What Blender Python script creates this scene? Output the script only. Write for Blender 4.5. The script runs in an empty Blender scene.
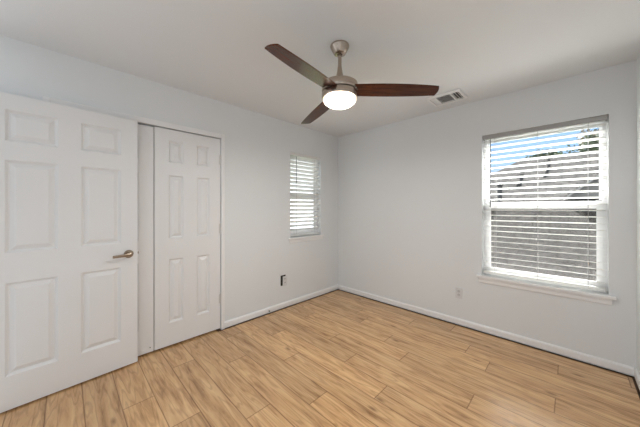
import bpy, bmesh, math, random
from mathutils import Vector, Matrix
random.seed(7)
S = bpy.context.scene
COL = S.collection

# ------------------------------------------------------------------ camera
F = 253.3
cam_d = bpy.data.cameras.new('camera')
cam = bpy.data.objects.new('camera', cam_d); COL.objects.link(cam)
cam.location = (2.662, -3.092, 1.30)
cam.rotation_euler = (math.radians(90), 0, math.radians(44.8))
cam_d.sensor_fit = 'HORIZONTAL'; cam_d.sensor_width = 36.0
cam_d.lens = 36.0 * F / 640.0
cam_d.shift_y = -(213.5 - 208.2) / 640.0
cam_d.clip_start = 0.02
S.camera = cam

# ------------------------------------------------------------------ sky
W = bpy.data.worlds.new('sky'); S.world = W; W.use_nodes = True
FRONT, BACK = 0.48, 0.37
nt = W.node_tree; nt.nodes.clear()
tc = nt.nodes.new('ShaderNodeTexCoord')
sx = nt.nodes.new('ShaderNodeSeparateXYZ'); nt.links.new(tc.outputs['Generated'], sx.inputs[0])
mr = nt.nodes.new('ShaderNodeMapRange'); mr.inputs['From Min'].default_value = -1; mr.inputs['From Max'].default_value = 1
nt.links.new(sx.outputs['Z'], mr.inputs['Value'])
rp = nt.nodes.new('ShaderNodeValToRGB'); e = rp.color_ramp.elements
e[0].position = 0.0; e[0].color = (0.62, 0.61, 0.60, 1)
e[1].position = 1.0; e[1].color = (0.32, 0.58, 1.0, 1)
for p, c in ((0.47, (0.66, 0.65, 0.63, 1)), (0.51, (0.80, 0.90, 1.0, 1)), (0.58, (0.50, 0.78, 1.12, 1)), (0.70, (0.36, 0.66, 1.15, 1))):
    k = e.new(p); k.color = c
nt.links.new(mr.outputs[0], rp.inputs[0])
cn = nt.nodes.new('ShaderNodeTexNoise'); cn.inputs['Scale'].default_value = 3.0; cn.inputs['Detail'].default_value = 5
nt.links.new(tc.outputs['Generated'], cn.inputs['Vector'])
cr = nt.nodes.new('ShaderNodeMapRange'); cr.inputs['From Min'].default_value = 0.52; cr.inputs['From Max'].default_value = 0.75
nt.links.new(cn.outputs['Fac'], cr.inputs['Value'])
# unseen white sky opposite the sun is added fill light, the sky beyond the window is clear blue
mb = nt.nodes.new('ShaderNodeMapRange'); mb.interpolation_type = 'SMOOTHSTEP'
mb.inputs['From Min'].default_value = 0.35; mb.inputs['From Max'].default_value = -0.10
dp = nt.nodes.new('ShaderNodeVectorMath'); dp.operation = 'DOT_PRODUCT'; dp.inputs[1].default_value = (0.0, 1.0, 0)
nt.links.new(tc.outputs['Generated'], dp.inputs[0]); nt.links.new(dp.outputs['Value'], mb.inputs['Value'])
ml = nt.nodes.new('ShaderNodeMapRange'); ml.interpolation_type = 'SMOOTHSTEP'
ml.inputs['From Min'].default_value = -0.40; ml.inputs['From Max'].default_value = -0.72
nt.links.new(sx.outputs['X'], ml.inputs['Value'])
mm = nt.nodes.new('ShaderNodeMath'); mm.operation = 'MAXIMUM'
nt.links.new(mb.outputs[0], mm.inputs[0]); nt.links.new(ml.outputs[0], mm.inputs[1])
mx0 = nt.nodes.new('ShaderNodeMath'); mx0.operation = 'MAXIMUM'; mx0.use_clamp = True
nt.links.new(mm.outputs[0], mx0.inputs[0])
hm = nt.nodes.new('ShaderNodeMath'); hm.operation = 'MULTIPLY'; hm.inputs[1].default_value = 0.35
nt.links.new(cr.outputs[0], hm.inputs[0]); nt.links.new(hm.outputs[0], mx0.inputs[1])
mix = nt.nodes.new('ShaderNodeMix'); mix.data_type = 'RGBA'
mix.inputs['B'].default_value = (0.95, 0.985, 1.02, 1)
nt.links.new(mx0.outputs[0], mix.inputs['Factor']); nt.links.new(rp.outputs[0], mix.inputs['A'])
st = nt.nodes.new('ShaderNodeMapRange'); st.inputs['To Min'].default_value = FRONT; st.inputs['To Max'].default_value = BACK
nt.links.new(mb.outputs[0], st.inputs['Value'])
ms_ = nt.nodes.new('ShaderNodeMath'); ms_.operation = 'MULTIPLY_ADD'; ms_.inputs[1].default_value = 0.75     # unseen sky glow on the left, added to brighten the small window's blind
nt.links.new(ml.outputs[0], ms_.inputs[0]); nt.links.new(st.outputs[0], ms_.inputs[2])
bg = nt.nodes.new('ShaderNodeBackground'); wo = nt.nodes.new('ShaderNodeOutputWorld')
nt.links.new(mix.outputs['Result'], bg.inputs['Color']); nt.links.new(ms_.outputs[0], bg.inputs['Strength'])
nt.links.new(bg.outputs[0], wo.inputs[0])

# ------------------------------------------------------------------ sun, exposure
sl = bpy.data.lights.new('sun', 'SUN'); sl.energy = 23.0; sl.angle = math.radians(0.6); sl.color = (1.0, 0.975, 0.94)
so = bpy.data.objects.new('sun', sl); COL.objects.link(so)
so.rotation_euler = Vector((0.08, 0.84, 1.0)).to_track_quat('Z', 'Y').to_euler()
so.location = (3, 6, 12)
S.view_settings.view_transform = 'Standard'; S.view_settings.look = 'None'
S.view_settings.exposure = 1.06; S.view_settings.gamma = 1.0; S.view_settings.use_curve_mapping = False

# ------------------------------------------------------------------ materials
def mat(name, color, rough=0.5, metal=0.0, spec=0.5, var=0.0, vscale=8.0, bump=0.0, bscale=200.0, coat=0.0, trans=0.0, aniso=0.0):
    m = bpy.data.materials.new(name); m.use_nodes = True
    n = m.node_tree; b = n.nodes['Principled BSDF']
    b.inputs['Base Color'].default_value = (*color, 1); b.inputs['Roughness'].default_value = rough
    b.inputs['Metallic'].default_value = metal; b.inputs['Specular IOR Level'].default_value = spec
    b.inputs['Coat Weight'].default_value = coat
    t = n.nodes.new('ShaderNodeTexCoord')
    if var > 0:
        nz = n.nodes.new('ShaderNodeTexNoise'); nz.inputs['Scale'].default_value = vscale; nz.inputs['Detail'].default_value = 3
        n.links.new(t.outputs['Object'], nz.inputs['Vector'])
        r = n.nodes.new('ShaderNodeMapRange'); r.inputs['From Min'].default_value = 0.3; r.inputs['From Max'].default_value = 0.7
        r.inputs['To Min'].default_value = 1 - var; r.inputs['To Max'].default_value = 1 + var
        n.links.new(nz.outputs['Fac'], r.inputs['Value'])
        mu = n.nodes.new('ShaderNodeVectorMath'); mu.operation = 'SCALE'; mu.inputs[0].default_value = color
        n.links.new(r.outputs[0], mu.inputs['Scale']); n.links.new(mu.outputs[0], b.inputs['Base Color'])
    if bump > 0:
        nb = n.nodes.new('ShaderNodeTexNoise'); nb.inputs['Scale'].default_value = bscale; nb.inputs['Detail'].default_value = 2
        n.links.new(t.outputs['Object'], nb.inputs['Vector'])
        bp = n.nodes.new('ShaderNodeBump'); bp.inputs['Strength'].default_value = bump; bp.inputs['Distance'].default_value = 0.002
        n.links.new(nb.outputs['Fac'], bp.inputs['Height']); n.links.new(bp.outputs[0], b.inputs['Normal'])
    if trans > 0:
        tr = n.nodes.new('ShaderNodeBsdfTranslucent'); tr.inputs['Color'].default_value = (0.95, 0.95, 0.93, 1)
        ms = n.nodes.new('ShaderNodeMixShader'); ms.inputs[0].default_value = trans
        out = n.nodes['Material Output']
        n.links.new(b.outputs[0], ms.inputs[1]); n.links.new(tr.outputs[0], ms.inputs[2]); n.links.new(ms.outputs[0], out.inputs[0])
    return m

M = {}
M['wall'] = mat('wall_paint', (0.78, 0.80, 0.81), 0.75, spec=0.25, var=0.008, vscale=1.5, bump=0.15, bscale=120)
M['ceiling'] = mat('ceiling_paint', (0.785, 0.80, 0.81), 0.9, spec=0.15, var=0.008, vscale=1.2, bump=0.2, bscale=90)
M['trim'] = mat('trim_paint', (0.87, 0.87, 0.87), 0.38, spec=0.45, var=0.008, vscale=4)
M['door'] = mat('door_paint', (0.81, 0.81, 0.81), 0.42, spec=0.4, var=0.008, vscale=3, bump=0.04, bscale=60)
M['vinyl'] = mat('white_vinyl', (0.88, 0.88, 0.885), 0.35, spec=0.5, var=0.006)
M['slat'] = mat('blind_slat', (0.90, 0.90, 0.89), 0.4, spec=0.4, var=0.005, trans=0.42)
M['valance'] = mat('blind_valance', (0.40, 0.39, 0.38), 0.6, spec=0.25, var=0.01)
M['valance_white'] = mat('blind_valance_white', (0.80, 0.80, 0.78), 0.5, spec=0.3, var=0.01)
M['cord'] = mat('cord_grey', (0.42, 0.42, 0.42), 0.7, var=0.02)
M['wand'] = mat('wand_smoke', (0.20, 0.21, 0.22), 0.25, var=0.02)
M['nickel'] = mat('brushed_nickel', (0.47, 0.395, 0.33), 0.24, metal=1.0, var=0.03, vscale=40)
def brushed(m):
    n = m.node_tree; tg = n.nodes.new('ShaderNodeTangent'); tg.direction_type = 'RADIAL'; tg.axis = 'Z'
    b = n.nodes['Principled BSDF']; b.inputs['Anisotropic'].default_value = 0.75; n.links.new(tg.outputs[0], b.inputs['Tangent'])
brushed(M['nickel'])
M['nickel_dark'] = mat('dark_nickel_groove', (0.10, 0.085, 0.07), 0.4, metal=0.7, var=0.03)
M['lever'] = mat('satin_nickel_lever', (0.36, 0.29, 0.225), 0.28, metal=1.0, var=0.04, vscale=60)
M['hinge'] = mat('painted_hinge', (0.70, 0.69, 0.67), 0.4, metal=0.3, var=0.02)
M['dark'] = mat('dark_void', (0.035, 0.028, 0.022), 0.9, var=0.1)
M['gap'] = mat('subfloor_gap', (0.10, 0.052, 0.026), 0.9, var=0.15, vscale=20)
M['plastic'] = mat('outlet_plastic', (0.70, 0.705, 0.71), 0.35, var=0.01)
M['plastic_grey'] = mat('outlet_face', (0.58, 0.585, 0.59), 0.35, var=0.01)
M['register'] = mat('register_enamel', (0.88, 0.88, 0.88), 0.4, var=0.01)
M['duct'] = mat('register_duct', (0.03, 0.03, 0.03), 0.7, var=0.05)
M['grass'] = mat('lawn', (0.10, 0.14, 0.05), 0.95, var=0.3, vscale=3)
M['siding'] = mat('grey_siding', (0.25, 0.245, 0.24), 0.8, var=0.05, vscale=4)
M['fascia'] = mat('fascia_paint', (0.36, 0.355, 0.35), 0.6, var=0.02)
M['pipe'] = mat('vent_pipe', (0.07, 0.07, 0.075), 0.7, var=0.05)
M['bark'] = mat('bark', (0.12, 0.09, 0.06), 0.95, var=0.3, vscale=12)
M['leaf_dark'] = mat('leaf_dark', (0.10, 0.12, 0.085), 0.8, var=0.35, vscale=2.5)
M['leaf_brown'] = mat('leaf_brown', (0.26, 0.22, 0.17), 0.8, var=0.3, vscale=2.5)

def nd(m, kind, **kw):
    n = m.node_tree.nodes.new(kind)
    for k, v in kw.items(): setattr(n, k, v)
    return n

def floor_material():
    m = bpy.data.materials.new('oak_planks'); m.use_nodes = True
    L = m.node_tree.links; b = m.node_tree.nodes['Principled BSDF']
    uv = nd(m, 'ShaderNodeUVMap', uv_map='grain')              # metres along / across, shifted per plank
    at = nd(m, 'ShaderNodeAttribute', attribute_name='tone')    # one random tone per plank
    ed = nd(m, 'ShaderNodeUVMap', uv_map='edge')               # metres from plank's nearest end / side
    # grain: long streaks
    mp = nd(m, 'ShaderNodeMapping'); mp.inputs['Scale'].default_value = (1.0, 9, 1); L.new(uv.outputs[0], mp.inputs[0])
    n1 = nd(m, 'ShaderNodeTexNoise'); n1.inputs['Scale'].default_value = 2.2; n1.inputs['Detail'].default_value = 7; n1.inputs['Roughness'].default_value = 0.62; n1.inputs['Distortion'].default_value = 0.6
    L.new(mp.outputs[0], n1.inputs[0])
    # cathedral rings: distorted bands
    mp2 = nd(m, 'ShaderNodeMapping'); mp2.inputs['Scale'].default_value = (0.55, 5.5, 1); L.new(uv.outputs[0], mp2.inputs[0])
    n2 = nd(m, 'ShaderNodeTexNoise'); n2.inputs['Scale'].default_value = 2.0; n2.inputs['Detail'].default_value = 2; L.new(mp2.outputs[0], n2.inputs[0])
    w = nd(m, 'ShaderNodeMath', operation='MULTIPLY'); w.inputs[1].default_value = 60; L.new(n2.outputs['Fac'], w.inputs[0])
    sn = nd(m, 'ShaderNodeMath', operation='SINE'); L.new(w.outputs[0], sn.inputs[0])
    # knots
    mp3 = nd(m, 'ShaderNodeMapping'); mp3.inputs['Scale'].default_value = (1.0, 2.6, 1); L.new(uv.outputs[0], mp3.inputs[0])
    vo = nd(m, 'ShaderNodeTexVoronoi'); vo.inputs['Scale'].default_value = 2.3; L.new(mp3.outputs[0], vo.inputs['Vector'])
    kn = nd(m, 'ShaderNodeMapRange', interpolation_type='SMOOTHSTEP'); kn.inputs['From Min'].default_value = 0.02; kn.inputs['From Max'].default_value = 0.13
    kn.inputs['To Min'].default_value = 1.0; kn.inputs['To Max'].default_value = 0.0; L.new(vo.outputs['Distance'], kn.inputs['Value'])
    # base colour
    r = nd(m, 'ShaderNodeValToRGB'); el = r.color_ramp.elements
    el[0].position = 0.28; el[0].color = (0.32, 0.160, 0.062, 1); el[1].position = 0.70; el[1].color = (0.77, 0.50, 0.255, 1)
    k = el.new(0.46); k.color = (0.60, 0.352, 0.160, 1)
    L.new(n1.outputs['Fac'], r.inputs[0])
    mw = nd(m, 'ShaderNodeMix', data_type='RGBA', blend_type='MULTIPLY')
    sr = nd(m, 'ShaderNodeMapRange'); sr.inputs['From Min'].default_value = 0.3; sr.inputs['From Max'].default_value = 1.0; sr.inputs['To Max'].default_value = 0.36
    L.new(sn.outputs[0], sr.inputs['Value']); L.new(sr.outputs[0], mw.inputs['Factor'])
    mw.inputs['B'].default_value = (0.44, 0.36, 0.30, 1); L.new(r.outputs[0], mw.inputs['A'])
    mk = nd(m, 'ShaderNodeMix', data_type='RGBA', blend_type='MULTIPLY'); mk.inputs['B'].default_value = (0.42, 0.36, 0.33, 1)
    kf = nd(m, 'ShaderNodeMath', operation='MULTIPLY'); kf.inputs[1].default_value = 0.9; L.new(kn.outputs[0], kf.inputs[0])
    L.new(kf.outputs[0], mk.inputs['Factor']); L.new(mw.outputs['Result'], mk.inputs['A'])
    # tone per plank
    tr = nd(m, 'ShaderNodeMapRange'); tr.inputs['To Min'].default_value = 0.88; tr.inputs['To Max'].default_value = 1.10; L.new(at.outputs['Fac'], tr.inputs['Value'])
    ts = nd(m, 'ShaderNodeVectorMath', operation='SCALE'); L.new(mk.outputs['Result'], ts.inputs[0]); L.new(tr.outputs[0], ts.inputs['Scale'])
    # seams
    se = nd(m, 'ShaderNodeSeparateXYZ'); L.new(ed.outputs[0], se.inputs[0])
    mn = nd(m, 'ShaderNodeMath', operation='MINIMUM'); L.new(se.outputs['X'], mn.inputs[0]); L.new(se.outputs['Y'], mn.inputs[1])
    sm = nd(m, 'ShaderNodeMapRange'); sm.inputs['From Min'].default_value = 0.001; sm.inputs['From Max'].default_value = 0.0048; sm.inputs['To Min'].default_value = 0.72; sm.inputs['To Max'].default_value = 0.0
    L.new(mn.outputs[0], sm.inputs['Value'])
    ms = nd(m, 'ShaderNodeMix', data_type='RGBA', blend_type='MULTIPLY'); ms.inputs['B'].default_value = (0.28, 0.20, 0.14, 1)
    L.new(sm.outputs[0], ms.inputs['Factor']); L.new(ts.outputs[0], ms.inputs['A'])
    L.new(ms.outputs['Result'], b.inputs['Base Color'])
    rr = nd(m, 'ShaderNodeMapRange'); rr.inputs['To Min'].default_value = 0.17; rr.inputs['To Max'].default_value = 0.28; L.new(n1.outputs['Fac'], rr.inputs['Value'])
    L.new(rr.outputs[0], b.inputs['Roughness']); b.inputs['Specular IOR Level'].default_value = 0.9
    bp = nd(m, 'ShaderNodeBump'); bp.inputs['Strength'].default_value = 0.12; bp.inputs['Distance'].default_value = 0.001
    L.new(n1.outputs['Fac'], bp.inputs['Height']); L.new(bp.outputs[0], b.inputs['Normal'])
    return m
M['floor'] = floor_material()

def blade_material():
    m = bpy.data.materials.new('walnut_blade'); m.use_nodes = True
    L = m.node_tree.links; b = m.node_tree.nodes['Principled BSDF']
    t = nd(m, 'ShaderNodeTexCoord'); mp = nd(m, 'ShaderNodeMapping'); mp.inputs['Scale'].default_value = (2.5, 45, 45); L.new(t.outputs['Object'], mp.inputs[0])
    n1 = nd(m, 'ShaderNodeTexNoise'); n1.inputs['Scale'].default_value = 2.0; n1.inputs['Detail'].default_value = 5; L.new(mp.outputs[0], n1.inputs[0])
    r = nd(m, 'ShaderNodeValToRGB'); el = r.color_ramp.elements
    el[0].position = 0.3; el[0].color = (0.032, 0.007, 0.0015, 1); el[1].position = 0.72; el[1].color = (0.115, 0.030, 0.007, 1)
    L.new(n1.outputs['Fac'], r.inputs[0]); L.new(r.outputs[0], b.inputs['Base Color']); b.inputs['Roughness'].default_value = 0.25; b.inputs['Specular IOR Level'].default_value = 0.25
    return m
M['blade'] = blade_material()

def roof_material():
    m = bpy.data.materials.new('asphalt_shingles'); m.use_nodes = True
    L = m.node_tree.links; b = m.node_tree.nodes['Principled BSDF']
    t = nd(m, 'ShaderNodeTexCoord')
    br = nd(m, 'ShaderNodeTexBrick'); br.inputs['Scale'].default_value = 1.0
    br.inputs['Brick Width'].default_value = 0.33; br.inputs['Row Height'].default_value = 0.14; br.inputs['Mortar Size'].default_value = 0.012
    br.inputs['Color1'].default_value = (0.062, 0.061, 0.061, 1); br.inputs['Color2'].default_value = (0.084, 0.082, 0.080, 1); br.inputs['Mortar'].default_value = (0.044, 0.043, 0.042, 1)
    L.new(t.outputs['Object'], br.inputs['Vector'])
    nz = nd(m, 'ShaderNodeTexNoise'); nz.inputs['Scale'].default_value = 5; nz.inputs['Detail'].default_value = 5; L.new(t.outputs['Object'], nz.inputs['Vector'])
    r = nd(m, 'ShaderNodeMapRange'); r.inputs['From Min'].default_value = 0.3; r.inputs['From Max'].default_value = 0.7; r.inputs['To Min'].default_value = 0.8; r.inputs['To Max'].default_value = 1.2
    L.new(nz.outputs['Fac'], r.inputs['Value'])
    s = nd(m, 'ShaderNodeVectorMath', operation='SCALE'); L.new(br.outputs['Color'], s.inputs[0]); L.new(r.outputs[0], s.inputs['Scale'])
    L.new(s.outputs[0], b.inputs['Base Color']); b.inputs['Roughness'].default_value = 1.0; b.inputs['Specular IOR Level'].default_value = 0.0
    return m
M['roof'] = roof_material()

def see_through(name, clear, color, solid):
    m = bpy.data.materials.new(name); m.use_nodes = True; n = m.node_tree; n.nodes.remove(n.nodes['Principled BSDF'])
    tr = n.nodes.new('ShaderNodeBsdfTransparent'); tr.inputs['Color'].default_value = (*clear, 1)
    if solid == 'gloss':
        d = n.nodes.new('ShaderNodeBsdfGlossy'); d.inputs['Roughness'].default_value = 0.02
        fr = n.nodes.new('ShaderNodeLayerWeight'); fr.inputs['Blend'].default_value = 0.22
        f2 = n.nodes.new('ShaderNodeMath'); f2.operation = 'MULTIPLY'; f2.inputs[1].default_value = 0.45; n.links.new(fr.outputs['Facing'], f2.inputs[0]); fac = f2.outputs[0]
    else:
        d = n.nodes.new('ShaderNodeBsdfDiffuse')
        nz = n.nodes.new('ShaderNodeTexNoise'); nz.inputs['Scale'].default_value = 30; t = n.nodes.new('ShaderNodeTexCoord'); n.links.new(t.outputs['Object'], nz.inputs['Vector'])
        r = n.nodes.new('ShaderNodeMapRange'); r.inputs['To Min'].default_value = solid - 0.03; r.inputs['To Max'].default_value = solid + 0.03; n.links.new(nz.outputs['Fac'], r.inputs['Value']); fac = r.outputs[0]
    d.inputs['Color'].default_value = (*color, 1)
    ms = n.nodes.new('ShaderNodeMixShader'); n.links.new(fac, ms.inputs[0])
    n.links.new(tr.outputs[0], ms.inputs[1]); n.links.new(d.outputs[0], ms.inputs[2]); n.links.new(ms.outputs[0], n.nodes['Material Output'].inputs[0])
    return m
M['glass'] = see_through('window_glass', (0.97, 0.98, 0.98), (1, 1, 1), 'gloss')
M['screen'] = see_through('insect_screen', (1, 1, 1), (0.12, 0.11, 0.10), 0.30)

def lamp_material():
    """opal glass, evenly lit from within, letting part of its lamp's light straight through"""
    m = bpy.data.materials.new('lit_opal_glass'); m.use_nodes = True; n = m.node_tree
    b = n.nodes['Principled BSDF']; b.inputs['Base Color'].default_value = (0.30, 0.28, 0.25, 1); b.inputs['Roughness'].default_value = 0.25
    b.inputs['Emission Color'].default_value = (1.0, 0.86, 0.66, 1)
    t = n.nodes.new('ShaderNodeTexCoord'); nz = n.nodes.new('ShaderNodeTexNoise'); nz.inputs['Scale'].default_value = 5; n.links.new(t.outputs['Object'], nz.inputs['Vector'])
    r = n.nodes.new('ShaderNodeMapRange'); r.inputs['To Min'].default_value = 0.75; r.inputs['To Max'].default_value = 0.95
    n.links.new(nz.outputs['Fac'], r.inputs['Value']); n.links.new(r.outputs[0], b.inputs['Emission Strength'])
    tr = n.nodes.new('ShaderNodeBsdfTransparent'); ms = n.nodes.new('ShaderNodeMixShader'); ms.inputs[0].default_value = 0.4
    n.links.new(b.outputs[0], ms.inputs[1]); n.links.new(tr.outputs[0], ms.inputs[2]); n.links.new(ms.outputs[0], n.nodes['Material Output'].inputs[0])
    return m
M['lamp'] = lamp_material()

# ------------------------------------------------------------------ mesh helpers
def box(bm, x0, x1, y0, y1, z0, z1, bevel=0.0):
    r = bmesh.ops.create_cube(bm, size=1.0)
    vs = r['verts']
    for v in vs:
        v.co = Vector(((x0 + x1) / 2 + v.co.x * (x1 - x0), (y0 + y1) / 2 + v.co.y * (y1 - y0), (z0 + z1) / 2 + v.co.z * (z1 - z0)))
    if bevel:
        es = list({e for v in vs for e in v.link_edges})
        r2 = bmesh.ops.bevel(bm, geom=es, offset=bevel, segments=2, affect='EDGES', profile=0.5)
        vs = [v for v in r2['verts']]
    return vs

def lathe(bm, prof, seg=48, center=(0, 0, 0)):
    rings = []
    for r, z in prof:
        if r < 1e-6: rings.append([bm.verts.new((center[0], center[1], center[2] + z))])
        else: rings.append([bm.verts.new((center[0] + r * math.cos(2 * math.pi * i / seg), center[1] + r * math.sin(2 * math.pi * i / seg), center[2] + z)) for i in range(seg)])
    for a, b in zip(rings, rings[1:]):
        for i in range(seg):
            j = (i + 1) % seg
            if len(a) == 1 and len(b) == 1: continue
            if len(a) == 1: bm.faces.new((a[0], b[i], b[j]))
            elif len(b) == 1: bm.faces.new((a[i], b[0], a[j]))
            else: bm.faces.new((a[i], b[i], b[j], a[j]))

def rod(bm, a, b, r, seg=12, r2=None):
    a = Vector(a); b = Vector(b); d = b - a
    q = d.to_track_quat('Z', 'Y').to_matrix().to_4x4(); q.translation = (a + b) / 2
    bmesh.ops.create_cone(bm, cap_ends=True, segments=seg, radius1=r, radius2=r if r2 is None else r2, depth=d.length, matrix=q)

def obj(name, bm, m, parent=None, smooth=False, angle=35):
    bmesh.ops.recalc_face_normals(bm, faces=bm.faces)
    me = bpy.data.meshes.new(name); bm.to_mesh(me); bm.free()
    me.materials.append(m)
    if smooth:
        me.shade_smooth()
        me.set_sharp_from_angle(angle=math.radians(angle))
    o = bpy.data.objects.new(name, me); COL.objects.link(o)
    if parent: o.parent = parent
    return o

def tag(o, label=None, cat=None, group=None, kind=None):
    if label: o['label'] = label
    if cat: o['category'] = cat
    if group: o['group'] = group
    if kind: o['kind'] = kind
    return o

def thing(name, label, cat, loc=(0, 0, 0), rz=0.0, group=None, kind=None):
    o = bpy.data.objects.new(name, None); COL.objects.link(o)
    o.location = loc; o.rotation_euler = (0, 0, rz); o.empty_display_size = 0.1
    return tag(o, label, cat, group, kind)

NB = bmesh.new

# ------------------------------------------------------------------ room shell
RW, RH, YB, T = 3.016, 2.44, -3.49, 0.14
WIN1 = (1.992, 2.875, 0.600, 2.062)          # big window: x0 x1 z0 z1 in wall_right (plane y=0)
WIN2 = (-0.975, -0.395, 0.905, 2.056)        # small window: y0 y1 z0 z1 in wall_left (plane x=0)
CLO = (-3.168, -1.915, 2.045)                # closet opening y0 y1 head

def struct(name, bm, m, label, cat):
    return tag(obj(name, bm, m), label, cat, kind='structure')

bm = NB()   # wall with closet and small window
box(bm, -T, 0, YB, CLO[0], 0, RH); box(bm, -T, 0, CLO[0], CLO[1], CLO[2], RH); box(bm, -T, 0, CLO[1], WIN2[0], 0, RH)
box(bm, -T, 0, WIN2[0], WIN2[1], 0, WIN2[2]); box(bm, -T, 0, WIN2[0], WIN2[1], WIN2[3], RH); box(bm, -T, 0, WIN2[1], T, 0, RH)
struct('wall_left', bm, M['wall'], 'white painted wall holding the closet doors and the small window', 'wall')
bm = NB()
box(bm, 0, WIN1[0], 0, T, 0, RH); box(bm, WIN1[0], WIN1[1], 0, T, 0, WIN1[2]); box(bm, WIN1[0], WIN1[1], 0, T, WIN1[3], RH); box(bm, WIN1[1], RW + T, 0, T, 0, RH)
struct('wall_far', bm, M['wall'], 'white painted wall holding the large window', 'wall')
bm = NB(); box(bm, RW, RW + T, YB, 0, 0, RH)
struct('wall_right', bm, M['wall'], 'sliver of white wall at the right edge past the large window', 'wall')
bm = NB(); box(bm, -.80, RW + T, YB, T, RH, RH + 0.15)
struct('ceiling', bm, M['ceiling'], 'plain white ceiling with the fan and air register', 'ceiling')
bm = NB()   # closet interior
box(bm, -0.80, -0.75, -3.30, -1.75, 0, RH); box(bm, -0.75, -T, -3.35, -3.30, 0, RH); box(bm, -0.75, -T, -1.75, -1.70, 0, RH)
struct('wall_closet', bm, M['wall'], 'closet inside wall hidden behind the closed double doors', 'wall')

# floor: planks laid one by one inside one mesh, with a dark expansion gap along the walls
def make_floor():
    bm = NB(); ug = bm.loops.layers.uv.new('grain'); ue = bm.loops.layers.uv.new('edge'); tn = bm.faces.layers.float.new('tone')
    seam0, pw, pl = -0.030, 0.175, 1.22
    joints = {0: 1.2, 1: 1.75, 2: 2.585, 3: 1.98, 4: 2.172, 5: 2.584, 6: 1.62, 7: 2.18, 8: 1.30, 9: 1.705, 10: 0.92, 11: 1.43, 12: 0.62, 13: 1.24, 14: 0.36, 15: 0.98, 16: 0.61, 17: 1.05}
    X0, X1, Y1 = 0.025, RW - 0.025, -0.025
    rnd = random.Random(21)
    for k in range(0, 21):
        y1 = seam0 - pw * (k - 1); y0 = y1 - pw
        ya, yb = max(y0, YB), min(y1, Y1)
        if yb - ya < 0.002: continue
        j = joints.get(k, rnd.uniform(0.2, 1.3)); xs = j - pl * 4
        while xs < X1:
            xa, xb = max(xs, X0 if (y0 + y1) / 2 > -1.88 else -.12), min(xs + pl, X1)
            if xb - xa > 0.003:
                n = 6
                ou, ov, tone = rnd.uniform(0, 40), rnd.uniform(0, 40), rnd.random()
                cells_x = [xa, xa + min(.01, (xb - xa) * .2), (xa + xb) / 2, xb - min(.01, (xb - xa) * .2), xb]
                cells_y = [ya, (ya + yb) / 2, yb]
                for a, b in zip(cells_x, cells_x[1:]):
                    for c, d in zip(cells_y, cells_y[1:]):
                        vs = [bm.verts.new(p) for p in ((a, c, 0), (b, c, 0), (b, d, 0), (a, d, 0))]
                        f = bm.faces.new(vs); f[tn] = tone
                        for lp in f.loops:
                            p = lp.vert.co
                            lp[ug].uv = (p.x + ou, p.y + ov)
                            lp[ue].uv = (min(p.x - xs, xs + pl - p.x), min(p.y - y0, y1 - p.y))
            xs += pl
    bmesh.ops.remove_doubles(bm, verts=bm.verts, dist=1e-5)
    o = obj('floor', bm, M['floor'])
    return tag(o, 'light brown oak plank floor', 'floor', kind='structure')
fl = make_floor()
bm = NB(); box(bm, -0.8, RW + T, YB, T, -0.15, -0.006)
sub = obj('subfloor', bm, M['gap'], fl)

# baseboards: stand 12 mm clear of the planks' gap, as in a room still waiting for its shoe moulding
def baseboard(name, a, b, n, label):
    # profile in (out, z): a small eased top edge
    prof = [(0, .012), (.013, .012), (.013, .058), (.010, .066), (.006, .072), (0, .074)]
    bm = NB(); a = Vector(a); b = Vector(b); n = Vector(n)
    r0 = [bm.verts.new((a.x + n.x * o, a.y + n.y * o, z)) for o, z in prof]
    r1 = [bm.verts.new((b.x + n.x * o, b.y + n.y * o, z)) for o, z in prof]
    k = len(prof)
    for i in range(k): bm.faces.new((r0[i], r0[(i + 1) % k], r1[(i + 1) % k], r1[i]))
    bm.faces.new(r0); bm.faces.new(r1)
    return struct(name, bm, M['trim'], label, 'baseboard')
baseboard('baseboard_left', (0, -1.878, 0), (0, 0, 0), (1, 0), 'white baseboard under the small window')
baseboard('baseboard_far', (0.013, 0, 0), (RW - .013, 0, 0), (0, -1), 'white baseboard under the large window')
baseboard('baseboard_right', (RW, 0, 0), (RW, YB, 0), (-1, 0), 'short end of white baseboard at the right edge')

# closet casing
bm = NB()
cw = 0.036
box(bm, 0, 0.014, CLO[1], CLO[1] + cw, 0.0, CLO[2] + .047, .003)
box(bm, 0, 0.014, CLO[0] - cw, CLO[0], 0.0, CLO[2] + .047, .003)
box(bm, 0, 0.014, CLO[0], CLO[1], CLO[2], CLO[2] + .047, .003)
# stops behind the doors
box(bm, -0.09, -0.045, CLO[1] - .02, CLO[1], 0, CLO[2]); box(bm, -0.09, -0.045, CLO[0], CLO[0] + .02, 0, CLO[2]); box(bm, -0.09, -0.045, CLO[0], CLO[1], CLO[2] - .02, CLO[2])
struct('trim_1', bm, M['trim'], 'narrow white casing framing the closet double doors', 'door casing')

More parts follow.
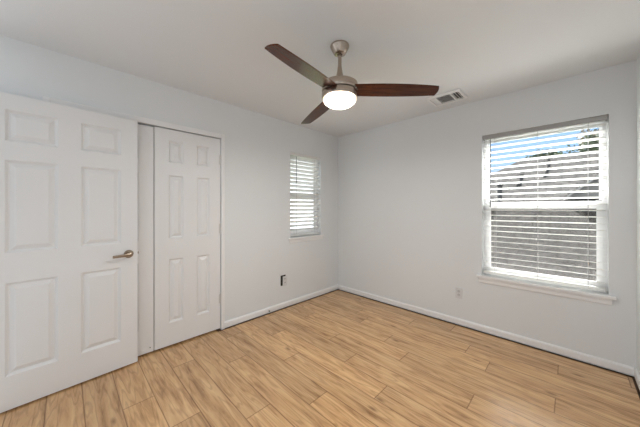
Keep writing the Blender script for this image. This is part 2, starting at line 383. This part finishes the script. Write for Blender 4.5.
# ------------------------------------------------------------------ six-panel doors
ZP = [(0.226, 0.823), (1.013, 1.610), (1.727, 1.932)]     # panel rows, from the floor
def panel_door_bm(w, z0, z1, stile, panel, th=0.035):
    """local x from 0 (hinge) to w, front face at y=0 looking towards -y, back face at y=th"""
    xs = [0, stile, stile + panel, w - stile - panel, w - stile, w]
    zs = [z0] + [z for p in ZP for z in p] + [z1]
    bm = NB()
    loops = [(0.0, 0.0), (0.002, 0.0012), (0.014, 0.0155), (0.019, 0.0165), (0.045, 0.0025), (0.047, 0.0020)]   # (inset, depth)
    def rect(xa, xb, za, zb, ins, d, y0, s):
        return [bm.verts.new((x, y0 + s * d, z)) for x, z in ((xa + ins, za + ins), (xb - ins, za + ins), (xb - ins, zb - ins), (xa + ins, zb - ins))]
    for y0, s in ((0.0, 1), (th, -1)):
        for i in range(5):
            for j in range(7):
                xa, xb, za, zb = xs[i], xs[i + 1], zs[j], zs[j + 1]
                if i in (1, 3) and j in (1, 3, 5):
                    prev = rect(xa, xb, za, zb, 0, 0, y0, s)
                    for ins, d in loops[1:]:
                        cur = rect(xa, xb, za, zb, ins, d, y0, s)
                        for q in range(4): bm.faces.new((prev[q], prev[(q + 1) % 4], cur[(q + 1) % 4], cur[q]))
                        prev = cur
                    bm.faces.new(prev)
                else:
                    bm.faces.new(rect(xa, xb, za, zb, 0, 0, y0, s))
    for xa in (0, w):
        for za, zb in zip(zs, zs[1:]): bm.faces.new([bm.verts.new(p) for p in ((xa, 0, za), (xa, th, za), (xa, th, zb), (xa, 0, zb))])
    for za in (z0, z1):
        for xa, xb in zip(xs, xs[1:]): bm.faces.new([bm.verts.new(p) for p in ((xa, 0, za), (xb, 0, za), (xb, th, za), (xa, th, za))])
    bmesh.ops.remove_doubles(bm, verts=bm.verts, dist=1e-5)
    return bm

def hinge(parent, x, y, z, h=0.09):
    bm = NB(); rod(bm, (x, y, z - h / 2), (x, y, z + h / 2), 0.006)
    rod(bm, (x, y, z + h / 2), (x, y, z + h / 2 + .006), 0.0075, r2=.003); rod(bm, (x, y, z - h / 2 - .006), (x, y, z - h / 2), 0.003, r2=.0075)
    box(bm, x - .017, x + .002, y + .003, y + .006, z - h / 2, z + h / 2)
    return obj('hinge', bm, M['hinge'], parent, smooth=True)

# closet doors: local x runs along +/-Y of the room; front face towards the room (+x)
# right leaf: hinge at y=-1.918; left leaf: hinge at y=-3.165
def closet_leaf(name, label, hinge_y, w, flip, z1):
    d = panel_door_bm(w, 0.018, z1, 0.113, 0.128)
    # map local (x,y,z) -> room: y = hinge -/+ x ; x = -0.004 - y
    for v in d.verts:
        x, y, z = v.co
        v.co = Vector((-0.004 - y, (-x if not flip else x), z))
    o = obj(name, d, M['door'])
    o.location = (0, hinge_y, 0)
    tag(o, label, 'door', kind='structure')
    for z in (0.335, 1.083, 1.815):
        bm = NB(); s = 1 if flip else -1
        rod(bm, (0.004, -s * 0.001, z - .05), (0.004, -s * 0.001, z + .05), 0.0065)
        rod(bm, (0.004, -s * 0.001, z + .05), (0.004, -s * 0.001, z + .058), 0.008, r2=.003); rod(bm, (0.004, -s * 0.001, z - .058), (0.004, -s * 0.001, z - .05), 0.003, r2=.008)
        box(bm, -0.004, -0.0015, min(0, s * .016), max(0, s * .016), z - .05, z + .05)
        obj('hinge', bm, M['hinge'], o, smooth=True)
    return o
dr = closet_leaf('door_2', 'white six-panel closet door with all six panels in view, beside the small window', -1.9205, 0.603, False, 2.036)
dl = closet_leaf('door_3', 'white closet door mostly hidden behind the open door with the lever handle', -3.1640, 0.6335, True, 2.026)
bm = NB(); rod(bm, (-0.006, -2.557 + 3.164, .058), (-0.002, -2.557 + 3.164, .058), 0.0045)
obj('screw', bm, M['nickel_dark'], dl)

# entry door, swung open against the closet
w1 = 0.813
ux, uy = 0.0598, -0.9982               # from free edge to hinge
bm = panel_door_bm(w1, 0.012, 2.032, 0.112, 0.236)
free = Vector((0.072, -2.661, 0)); hx = free + Vector((ux, uy, 0)) * w1
# local +x goes hinge -> free edge = (-ux,-uy); the front face (local -y) must look to +x of the room
d1 = obj('door_1', bm, M['door'])
d1.location = hx; d1.rotation_euler = (0, 0, math.atan2(-uy, -ux))
tag(d1, 'large white six-panel door with nickel lever, swung open in front of the closet', 'door', kind='structure')
for z in (0.26, 1.03, 1.82): hinge(d1, -0.004, 0.030, z)
lx = w1 - 0.062; lz = 0.925
bm = NB(); 
rod(bm, (lx, 0.0, lz), (lx, -0.009, lz), 0.0325, 32); rod(bm, (lx, -0.009, lz), (lx, -0.012, lz), 0.0325, 32, r2=.029)
rose = tag(obj('handle_rose', bm, M['lever'], d1, smooth=True), 'round satin nickel rose')
bm = NB(); rod(bm, (lx, -0.012, lz), (lx, -0.050, lz), 0.011, 20)
n = 9; prev = None
for i in range(n):
    t = i / (n - 1); x = lx + .008 - .118 * t; y = -0.050 - 0.006 * math.sin(t * math.pi) ; z = lz - 0.001 - 0.006 * t; hw = 0.0125 - .0022 * t; ht = 0.006
    ring = [bm.verts.new((x, y + ht * math.cos(a), z + hw * math.sin(a))) for a in [2 * math.pi * k / 12 for k in range(12)]]
    if prev:
        for k in range(12): bm.faces.new((prev[k], prev[(k + 1) % 12], ring[(k + 1) % 12], ring[k]))
    else: bm.faces.new(ring)
    prev = ring
bm.faces.new(prev)
tag(obj('door_handle', bm, M['lever'], d1, smooth=True), 'satin nickel lever')
bm = NB(); box(bm, w1 - .0005, w1 + .0012, .006, .029, lz - .028, lz + .028); box(bm, w1 + .001, w1 + .010, .012, .023, lz - .009, lz + .009)
obj('latch', bm, M['lever'], d1)

# ------------------------------------------------------------------ windows and blinds
def window_bm_boxes(parent, u0, u1, z0, z1, put, rail, lower_stile, upper_stile, screen):
    """put(bm,u0,u1,d0,d1,z0,z1): a box by position along wall, depth into wall, height"""
    fr = NB(); fw = 0.030
    put(fr, u0, u0 + fw, .082, .135, z0, z1); put(fr, u1 - fw, u1, .082, .135, z0, z1)
    put(fr, u0 + fw, u1 - fw, .082, .135, z1 - fw, z1); put(fr, u0 + fw, u1 - fw, .082, .135, z0, z0 + fw)
    obj('window_frame', fr, M['vinyl'], parent)
    lo = NB(); a, b = u0 + fw, u1 - fw; s = lower_stile - fw
    put(lo, a, a + s, .086, .106, z0 + fw, rail[1]); put(lo, b - s, b, .086, .106, z0 + fw, rail[1])
    put(lo, a + s, b - s, .086, .106, z0 + fw, z0 + fw + .045); put(lo, a + s, b - s, .086, .106, rail[0], rail[1])
    ls = obj('lower_sash', lo, M['vinyl'], parent)
    g = NB(); put(g, a + s, b - s, .094, .098, z0 + fw + .045, rail[0]); obj('pane', g, M['glass'], ls)
    up = NB(); s2 = upper_stile - fw
    put(up, a, a + s2, .108, .128, rail[0], z1 - fw); put(up, b - s2, b, .108, .128, rail[0], z1 - fw)
    put(up, a + s2, b - s2, .108, .128, z1 - fw - .04, z1 - fw); put(up, a + s2, b - s2, .108, .128, rail[0], rail[1] - .004)
    us = obj('upper_sash', up, M['vinyl'], parent)
    g = NB(); put(g, a + s2, b - s2, .116, .120, rail[1] - .004, z1 - fw - .04); obj('pane', g, M['glass'], us)
    if screen:
        sc = NB(); put(sc, a, b, .131, .132, z0 + fw, rail[0] + .02); obj('insect_screen', sc, M['screen'], parent)
    for u in (a + .02, b - .02):
        lt = NB(); put(lt, u - .018, u + .018, .084, .090, rail[1] - .004, rail[1] + .008); obj('sash_latch', lt, M['cord'], ls)

def put_far(bm, u0, u1, d0, d1, z0, z1, bev=0.0): return box(bm, u0, u1, d0, d1, z0, z1, bev)
def put_left(bm, u0, u1, d0, d1, z0, z1, bev=0.0): return box(bm, -d1, -d0, u0, u1, z0, z1, bev)

w_big = thing('window_1', 'large single-hung window looking onto the shingled roof next door', 'window', ((WIN1[0] + WIN1[1]) / 2, 0, WIN1[2]), kind='structure')
w_small = thing('window_2', 'small narrow single-hung window near the room corner', 'window', (0, (WIN2[0] + WIN2[1]) / 2, WIN2[2]), kind='structure')
def shifted(put, o):
    def f(bm, u0, u1, d0, d1, z0, z1, bev=0.0):
        vs = put(bm, u0, u1, d0, d1, z0, z1, bev)
        for v in vs: v.co -= o.location
        return vs
    return f
pf = shifted(put_far, w_big); pl_ = shifted(put_left, w_small)
window_bm_boxes(w_big, WIN1[0], WIN1[1], WIN1[2], WIN1[3], pf, (1.296, 1.362), 0.062, 0.046, True)
window_bm_boxes(w_small, WIN2[0], WIN2[1], WIN2[2], WIN2[3], pl_, (1.45, 1.51), 0.060, 0.046, False)
bm = NB(); pf(bm, 1.948, 2.915, -.034, 0, .572, .598, .004); pf(bm, WIN1[0], WIN1[1], 0, .082, .572, .598)
obj('window_sill', bm, M['trim'], w_big)
bm = NB(); pf(bm, 1.968, 2.893, -.014, 0, .522, .572, .004); pf(bm, 1.968, 2.893, -.020, 0, .556, .572, .003); obj('apron', bm, M['trim'], w_big)
bm = NB(); pl_(bm, -1.008, -.352, -.030, 0, .880, .902, .004); pl_(bm, WIN2[0], WIN2[1], 0, .082, .880, .902)
obj('window_sill', bm, M['trim'], w_small)
bm = NB(); pl_(bm, -.995, -.366, -.012, 0, .838, .880, .004); obj('apron', bm, M['trim'], w_small)

def make_blind(name, label, loc, width, z_bot, z_top, tilt_deg, rot, mval, ladders, wand_u, wand_len, pitch=0.0545, fall=0.0):
    """local x along the wall, local y into the wall, z up from the window's bottom; centre line of slats at y=.040"""
    t = thing(name, label, 'window blind', loc, rot, 'white slat blinds in the windows')
    hw = width / 2
    bm = NB(); box(bm, -hw, hw, .004, .014, z_top - .040, z_top, .002)
    box(bm, -hw, -hw + .010, .014, .060, z_top - .040, z_top); box(bm, hw - .010, hw, .014, .060, z_top - .040, z_top)
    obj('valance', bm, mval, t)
    bm = NB(); box(bm, -hw + .012, hw - .012, .020, .066, z_top - .038, z_top - .002); obj('head_rail', bm, M['valance_white'], t)
    z = z_top - .070; zs = []
    while z > z_bot + .050: zs.append(z); z -= pitch
    ta = math.radians(tilt_deg); bm = NB()
    for z in zs:
        n = 4; half = 0.0315; up = []; dn = []
        for i in range(n + 1):
            q = -half + 2 * half * i / n; crown = 0.0022 * (1 - (q / half) ** 2)
            y = .040 + q * math.cos(ta) - crown * math.sin(-ta); zz = z - q * math.sin(ta) + crown * math.cos(ta)
            up.append((y, zz + .0015)); dn.append((y, zz - .0015))
        sec = up + dn[::-1]
        r0 = [bm.verts.new((-hw + .004, y, zz)) for y, zz in sec]; r1 = [bm.verts.new((hw - .004, y, zz)) for y, zz in sec]
        k = len(sec)
        for i in range(k): bm.faces.new((r0[i], r0[(i + 1) % k], r1[(i + 1) % k], r1[i]))
        bm.faces.new(r0); bm.faces.new(r1)
    obj('slat_stack', bm, M['slat'], t)
    bm = NB(); box(bm, -hw + .004, hw - .004, .012, .066, z_bot, z_bot + .028, .005); obj('bottom_rail', bm, M['slat'], t)
    for u in ladders:
        bm = NB()
        for y in (.040 - .0325 * math.cos(ta), .040 + .0325 * math.cos(ta)):
            rod(bm, (u, y, z_bot + .02), (u, y, z_top - .04), .0011, 6)
        obj('ladder_cord', bm, M['cord'], t)
    bm = NB(); rod(bm, (wand_u, .001, z_top - .055), (wand_u, -.004, z_top - wand_len), .0042, 8); rod(bm, (wand_u, .012, z_top - .042), (wand_u, .001, z_top - .058), .002, 6)
    rod(bm, (wand_u, -.004, z_top - wand_len), (wand_u, -.004, z_top - wand_len - .05), .0055, 8)
    obj('tilt_wand', bm, M['wand'], t)
    return t
cx1 = (WIN1[0] + WIN1[1]) / 2
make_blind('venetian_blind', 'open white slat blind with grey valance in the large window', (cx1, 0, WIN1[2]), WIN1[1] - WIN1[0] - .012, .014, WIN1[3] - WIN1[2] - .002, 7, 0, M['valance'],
           [2.105 - cx1, 2.436 - cx1, 2.762 - cx1], 2.068 - cx1, .70)
cy2 = (WIN2[0] + WIN2[1]) / 2
# rotated so that local +y points into the wall_left (-x): local x runs towards +y of the room
make_blind('venetian_blind', 'nearly closed white slat blind in the small window', (0, cy2, WIN2[2]), WIN2[1] - WIN2[0] - .012, .014, WIN2[3] - WIN2[2] - .002, 34, math.radians(90), M['valance_white'],
           [-.17, .17], -.868 - cy2, .36)

# ------------------------------------------------------------------ ceiling fan
fan = thing('ceiling_fan', 'three-blade ceiling fan with walnut blades, brushed nickel body and lit globe', 'ceiling fan', (1.506, -1.731, RH))
def zf(z): return z - RH
bm = NB(); lathe(bm, [(0, 0), (.066, 0), (.067, -.006), (.0655, -.012), (.050, -.042), (.0415, -.056), (.036, -.060), (.018, -.061), (.016, -.054), (0, -.054)])
canopy = obj('canopy', bm, M['nickel'], fan, smooth=True)
bm = NB(); lathe(bm, [(0, -.050), (.0125, -.050), (.0125, zf(2.275)), (0, zf(2.275))], 24); obj('downrod', bm, M['nickel'], fan, smooth=True)
bm = NB(); lathe(bm, [(.0135, zf(2.300)), (.0150, zf(2.285)), (.018, zf(2.262)), (.026, zf(2.225)), (.037, zf(2.190)), (.048, zf(2.172)), (.060, zf(2.168)), (0, zf(2.168))], 40); obj('coupling_cover', bm, M['nickel'], fan, smooth=True, angle=50)
bm = NB(); lathe(bm, [(0, zf(2.172)), (.119, zf(2.172)), (.1255, zf(2.167)), (.1265, zf(2.160)), (.1265, zf(2.119)), (.125, zf(2.116)), (.119, zf(2.115)), (0, zf(2.115))], 64); obj('motor_housing', bm, M['nickel'], fan, smooth=True)
bm = NB(); lathe(bm, [(.0, zf(2.117)), (.1195, zf(2.117)), (.1195, zf(2.106)), (0, zf(2.106))], 64); obj('housing_groove', bm, M['nickel_dark'], fan, smooth=True)
bm = NB(); lathe(bm, [(0, zf(2.108)), (.119, zf(2.108)), (.125, zf(2.107)), (.1265, zf(2.104)), (.1265, zf(2.078)), (.124, zf(2.068)), (.118, zf(2.066)), (0, zf(2.067))], 64); lk = obj('light_kit', bm, M['nickel'], fan, smooth=True)
prof = [(.1165, zf(2.070))] + [(.1165 * math.cos(a), zf(2.066) - .058 * math.sin(a)) for a in [math.pi / 2 * i / 14 for i in range(14)]] + [(0, zf(2.066) - .058)]
bm = NB(); lathe(bm, prof, 64); tag(obj('globe', bm, M['lamp'], lk, smooth=True), 'lit frosted glass globe')
ld = bpy.data.lights.new('lamp_disc', 'AREA'); ld.shape = 'DISK'; ld.size = .20; ld.energy = 18.5; ld.color = (1.0, 0.98, 0.95)
lo_ = bpy.data.objects.new('lamp_disc', ld); COL.objects.link(lo_); lo_.parent = lk; lo_.location = (0, 0, zf(2.060))

def blade_bm():
    bm = NB(); rs = [.095, .16, .23, .30, .37, .44, .51, .57, .61, .640, .655]
    def wa(r): t = (r - .095) / .56; return .072 + .004 * math.sin(math.pi * t) - .027 * t ** 2.6
    def wb(r): t = (r - .095) / .56; return .047 + .009 * math.sin(math.pi * t) + .002 * t
    th = .0035; rows = []
    for r in rs:
        a, b = -wa(r), wb(r)
        rr = [(r + (.010 * (1 - ((2 * i / 8 - 1) ** 2)) if r > .65 else 0), a + (b - a) * i / 8) for i in range(9)]
        rows.append(rr)
    top = [[bm.verts.new((x, y, th - .182 * y + .020 * max(0, 1 - (x - .095) / .56))) for x, y in rr] for rr in rows]
    bot = [[bm.verts.new((x, y, -th - .182 * y + .020 * max(0, 1 - (x - .095) / .56))) for x, y in rr] for rr in rows]
    R, N = len(rows), 9
    for i in range(R - 1):
        for j in range(N - 1):
            bm.faces.new((top[i][j], top[i][j + 1], top[i + 1][j + 1], top[i + 1][j])); bm.faces.new((bot[i][j], bot[i + 1][j], bot[i + 1][j + 1], bot[i][j + 1]))
        bm.faces.new((top[i][0], top[i + 1][0], bot[i + 1][0], bot[i][0])); bm.faces.new((top[i][-1], bot[i][-1], bot[i + 1][-1], top[i + 1][-1]))
    for j in range(N - 1):
        bm.faces.new((top[0][j], bot[0][j], bot[0][j + 1], top[0][j + 1])); bm.faces.new((top[-1][j], top[-1][j + 1], bot[-1][j + 1], bot[-1][j]))
    return bm
bl = obj('blade', blade_bm(), M['blade'], fan, smooth=True, angle=40)
bl.location = (0, 0, zf(2.097)); bl.rotation_euler = (0, 0, math.radians(39.3)); bl['label'] = 'dark walnut blade'
for k in (1, 2):
    c = bl.copy(); COL.objects.link(c); c.parent = fan; c.rotation_euler = (0, 0, math.radians(39.3 - 120 * k))

# ------------------------------------------------------------------ ceiling register
reg = thing('ceiling_register', 'white three-way air register set in the ceiling near a fan blade tip', 'air vent', (1.752, -.326, RH))
hx_, hy_ = .160, .128; ix, iy = .136, .102
bm = NB()
def ring(bm, ax, ay, z): return [bm.verts.new((sx_ * ax, sy_ * ay, z)) for sx_, sy_ in ((-1, -1), (1, -1), (1, 1), (-1, 1))]
rg = [ring(bm, hx_ - .01, hy_ - .01, -.001), ring(bm, hx_, hy_, -.003), ring(bm, hx_, hy_, -.006), ring(bm, hx_ - .005, hy_ - .005, -.020), ring(bm, ix, iy, -.020), ring(bm, ix, iy, -.002)]
for a, b in zip(rg, rg[1:]):
    for q in range(4): bm.faces.new((a[q], a[(q + 1) % 4], b[(q + 1) % 4], b[q]))
obj('frame', bm, M['register'], reg)
bm = NB(); box(bm, -ix, ix, -iy, iy, -.003, -.001); obj('damper', bm, M['duct'], reg)
def vane(bm, p0, p1, lean, w=.012, th=.0012):
    p0 = Vector(p0); p1 = Vector(p1); l = Vector(lean).normalized() * w; nrm = (p1 - p0).normalized().cross(l.normalized()) * th / 2
    vs = [bm.verts.new(p) for p in (p0 - nrm, p0 + nrm, p0 + l + nrm, p0 + l - nrm, p1 - nrm, p1 + nrm, p1 + l + nrm, p1 + l - nrm)]
    for f in ((0, 1, 2, 3), (4, 7, 6, 5), (0, 4, 5, 1), (1, 5, 6, 2), (2, 6, 7, 3), (3, 7, 4, 0)): bm.faces.new([vs[i] for i in f])
bm = NB()
for i in range(4): x = -ix + .008 + i * .013; vane(bm, (x, -iy, -.020), (x, iy, -.020), (.9, 0, .6))
obj('louver_bank', bm, M['register'], reg)
bm = NB()
for i in range(13): y = -iy + .006 + i * .0152; vane(bm, (-ix + .060, y, -.020), (ix - .078, y, -.020), (0, .9, .45), .013)
obj('louver_bank', bm, M['register'], reg)
bm = NB()
for i in range(3): x = ix - .010 - i * .022; vane(bm, (x, -iy, -.020), (x, iy, -.020), (-.35, 0, .9), .010, .003)
obj('louver_bank', bm, M['register'], reg)
for xa, xb in ((-ix + .058, -ix + .064), (ix - .080, ix - .066)):
    bm = NB(); box(bm, xa, xb, -iy, iy, -.020, -.003); obj('divider', bm, M['register'], reg)

# ------------------------------------------------------------------ outlets
# unfinished box under the small window, its device pushed to one side
ob = thing('electrical_outlet', 'uncovered outlet with a dark open box edge, on the wall below the small window', 'outlet', (0, -1.085, .357), 0, 'wall outlets')
bm = NB(); box(bm, 0.0, .004, -.047, .030, -.060, .072)
for v in bm.verts: pass
obj('junction_box', bm, M['dark'], ob)
bm = NB(); box(bm, .002, .014, -.018, .046, -.068, .056, .003); obj('receptacle', bm, M['plastic'], ob)
for z in (-.03, .018):
    for y in (.004, .019):
        bm = NB(); box(bm, .0138, .0146, y - .002, y + .002, z, z + .012); obj('slot', bm, M['dark'], ob)

oc = thing('electrical_outlet', 'white duplex outlet with cover plate left of the large window sill', 'outlet', (1.773, 0, .357), 0, 'wall outlets')
bm = NB(); box(bm, -.036, .036, -.006, 0, -.058, .058, .0025); obj('cover_plate', bm, M['plastic'], oc)
for z in (-.020, .020):
    bm = NB(); rod(bm, (0, -.0055, z), (0, -.0085, z), .0165, 24)
    for v in bm.verts: v.co.x *= 0.95
    s_ = obj('socket', bm, M['plastic_grey'], oc)
    for x in (-.006, .006):
        b2 = NB(); box(b2, x - .001, x + .001, -.0090, -.0083, z - .002, z + .006); obj('slot', b2, M['dark'], s_)
bm = NB(); rod(bm, (0, -.0055, 0), (0, -.0072, 0), .0035, 12); obj('screw', bm, M['hinge'], oc)

# door stop on the left baseboard
ds = thing('door_stop', 'small grey door stop screwed into the baseboard below the small window', 'door stop', (.013, -1.323, .036))
bm = NB(); rod(bm, (0, 0, 0), (.005, 0, 0), .010, 16); obj('base', bm, M['hinge'], ds)
bm = NB(); rod(bm, (.004, 0, 0), (.016, 0, 0), .0045, 12); obj('stem', bm, M['hinge'], ds)
bm = NB(); rod(bm, (.015, 0, 0), (.025, 0, 0), .0080, 14); obj('bumper', bm, M['wand'], ds)

# ------------------------------------------------------------------ outside the large window
bm = NB(); box(bm, -25, 30, 0.2, 40, -3.2, -3.0)
struct('ground', bm, M['grass'], 'ground of the neighbouring plot outside the window', 'ground')

def slope_obj(name, pts, m, parent, thick=0.06, origin=None, along=None):
    """a roof plane with its own frame (x along the eave, y up the slope) so shingle rows follow the slope"""
    P = [Vector(p) for p in pts]
    ex = (P[1] - P[0]).normalized(); nz = ex.cross(P[2] - P[0]).normalized()
    if nz.z < 0: nz = -nz
    ey = nz.cross(ex)
    R3 = Matrix((ex, ey, nz)).transposed().to_4x4(); R3.translation = P[0]
    inv = R3.inverted(); bm = NB()
    top = [bm.verts.new(inv @ p) for p in P]; bot = [bm.verts.new(inv @ p - Vector((0, 0, thick))) for p in P]
    bm.faces.new(top); bm.faces.new(bot); k = len(P)
    for i in range(k): bm.faces.new((top[i], top[(i + 1) % k], bot[(i + 1) % k], bot[i]))
    o = obj(name, bm, m, parent); o.matrix_local = R3
    return o

house = thing('neighbor_house', 'neighbouring house with grey shingled hip roof outside the large window', 'house', (3.0, 9.0, -3.0))
HL = Vector(house.location)
def L_(*p): return tuple(Vector(p) - HL)
def rz_(y): return -.5 + .55 * (y - 3)
slope_obj('roof', [L_(-3.50, 3, -.5), L_(15, 3, -.5), L_(15, 9.78, 3.229), L_(1.20, 9.78, 3.229)], M['roof'], house)
slope_obj('roof', [L_(-3.50, 3, -.5), L_(-3.50, 13.2, -.5), L_(1.20, 9.78, 3.229)], M['roof'], house)
slope_obj('roof', [L_(-3.50, 13.2, -.5), L_(15, 13.2, -.5), L_(15, 9.78, 3.2), L_(1.20, 9.78, 3.2)], M['roof'], house)
bm = NB(); vs = box(bm, -3.2, 14.6, 3.4, 12.8, -3.0, -.55)
for v in vs: v.co -= HL
obj('outer_wall', bm, M['siding'], house)
# front gable wing
ax_, az_, sl_ = 4.35, 3.27, 0.91
gy0 = 6.8
def gz(x): return az_ - sl_ * abs(x - ax_)
for x_e in (2.5, 6.7):
    slope_obj('gable_roof', [L_(x_e, gy0 - .15, gz(x_e)), L_(ax_, gy0 - .15, az_), L_(ax_, 9.9, az_)], M['roof'], house)
bm = NB()
pts = [(2.6, gz(2.6) - .08), (6.6, gz(6.6) - .08), (ax_, az_ - .08)]
f0 = [bm.verts.new(L_(x, gy0, z)) for x, z in pts]; f1 = [bm.verts.new(L_(x, gy0 + .1, z)) for x, z in pts]
bm.faces.new(f0); bm.faces.new(f1)
for i in range(3): bm.faces.new((f0[i], f0[(i + 1) % 3], f1[(i + 1) % 3], f1[i]))
obj('gable_wall', bm, M['siding'], house)
for x_e in (2.5, 6.7):
    bm = NB(); q = [(x_e, gz(x_e) - .01), (ax_, az_ - .01), (ax_, az_ - .08), (x_e, gz(x_e) - .08)]
    f0 = [bm.verts.new(L_(x, gy0 - .16, z)) for x, z in q]; f1 = [bm.verts.new(L_(x, gy0 - .12, z)) for x, z in q]
    bm.faces.new(f0); bm.faces.new(f1)
    for i in range(4): bm.faces.new((f0[i], f0[(i + 1) % 4], f1[(i + 1) % 4], f1[i]))
    obj('fascia', bm, M['fascia'], house)
def pipe_at(x, y, h, r):
    bm = NB(); z = rz_(y); rod(bm, L_(x, y, z - .1), L_(x, y, z + h), r, 12); rod(bm, L_(x, y, z + h), L_(x, y, z + h + .05), r * 1.5, 12); obj('vent_pipe', bm, M['pipe'], house, smooth=True)
pipe_at(2.10, 8.83, 36e-2, .04); pipe_at(1.44, 7.97, .18, .05); pipe_at(1.04, 6.68, .50, .06)

def tree(label, x, y, zc, rx, ry, rz, m, seed):
    rd = random.Random(seed)
    t = thing('tree', label, 'tree', (x, y, -3.0), 0, 'trees behind the neighbouring roof')
    bm = NB(); rod(bm, (0, 0, 0), (.1, .05, zc + 3.0), .22, 10, r2=.08)
    for a in range(5):
        an = a * 1.26; rod(bm, (.05, .02, (zc + 3) * .65), (math.cos(an) * rx * .6, math.sin(an) * ry * .6, zc + 3 + rd.uniform(-.3, .6) * rz), .07, 6, r2=.02)
    obj('trunk', bm, M['bark'], t)
    bm = NB(); clumps = []
    for i in range(34):
        u = Vector((rd.gauss(0, 1), rd.gauss(0, 1), rd.gauss(0, 1))).normalized() * rd.uniform(.45, 1.0)
        clumps.append((Vector((u.x * rx, u.y * ry, u.z * rz + zc + 3)), rd.uniform(.28, .55)))
    for c, cr_ in clumps:
        for i in range(90):
            d = Vector((rd.gauss(0, 1), rd.gauss(0, 1), rd.gauss(0, .8))).normalized() * cr_ * rd.uniform(.6, 1.05)
            p = c + d * 1.5; nrm = Vector((rd.gauss(0, 1), rd.gauss(0, 1), rd.gauss(0, 1))).normalized()
            a = nrm.orthogonal().normalized() * rd.uniform(.07, .14); b = nrm.cross(a) * .6
            bm.faces.new([bm.verts.new(q) for q in (p - a, p + b, p + a, p - b)])
    obj('foliage', bm, m, t)
tree('dark leafy tree rising behind the ridge of the neighbouring roof', 3.75, 16.4, 3.95, 1.15, 1.0, 1.05, M['leaf_dark'], 3)
tree('small dark treetop just clearing the neighbouring roof ridge', 1.60, 19.6, 4.10, 1.0, .9, .62, M['leaf_dark'], 5)
tree('tall brownish treetop above the dark tree behind the roof', 4.7, 20.5, 5.3, 1.4, 1.1, 1.2, M['leaf_brown'], 8)
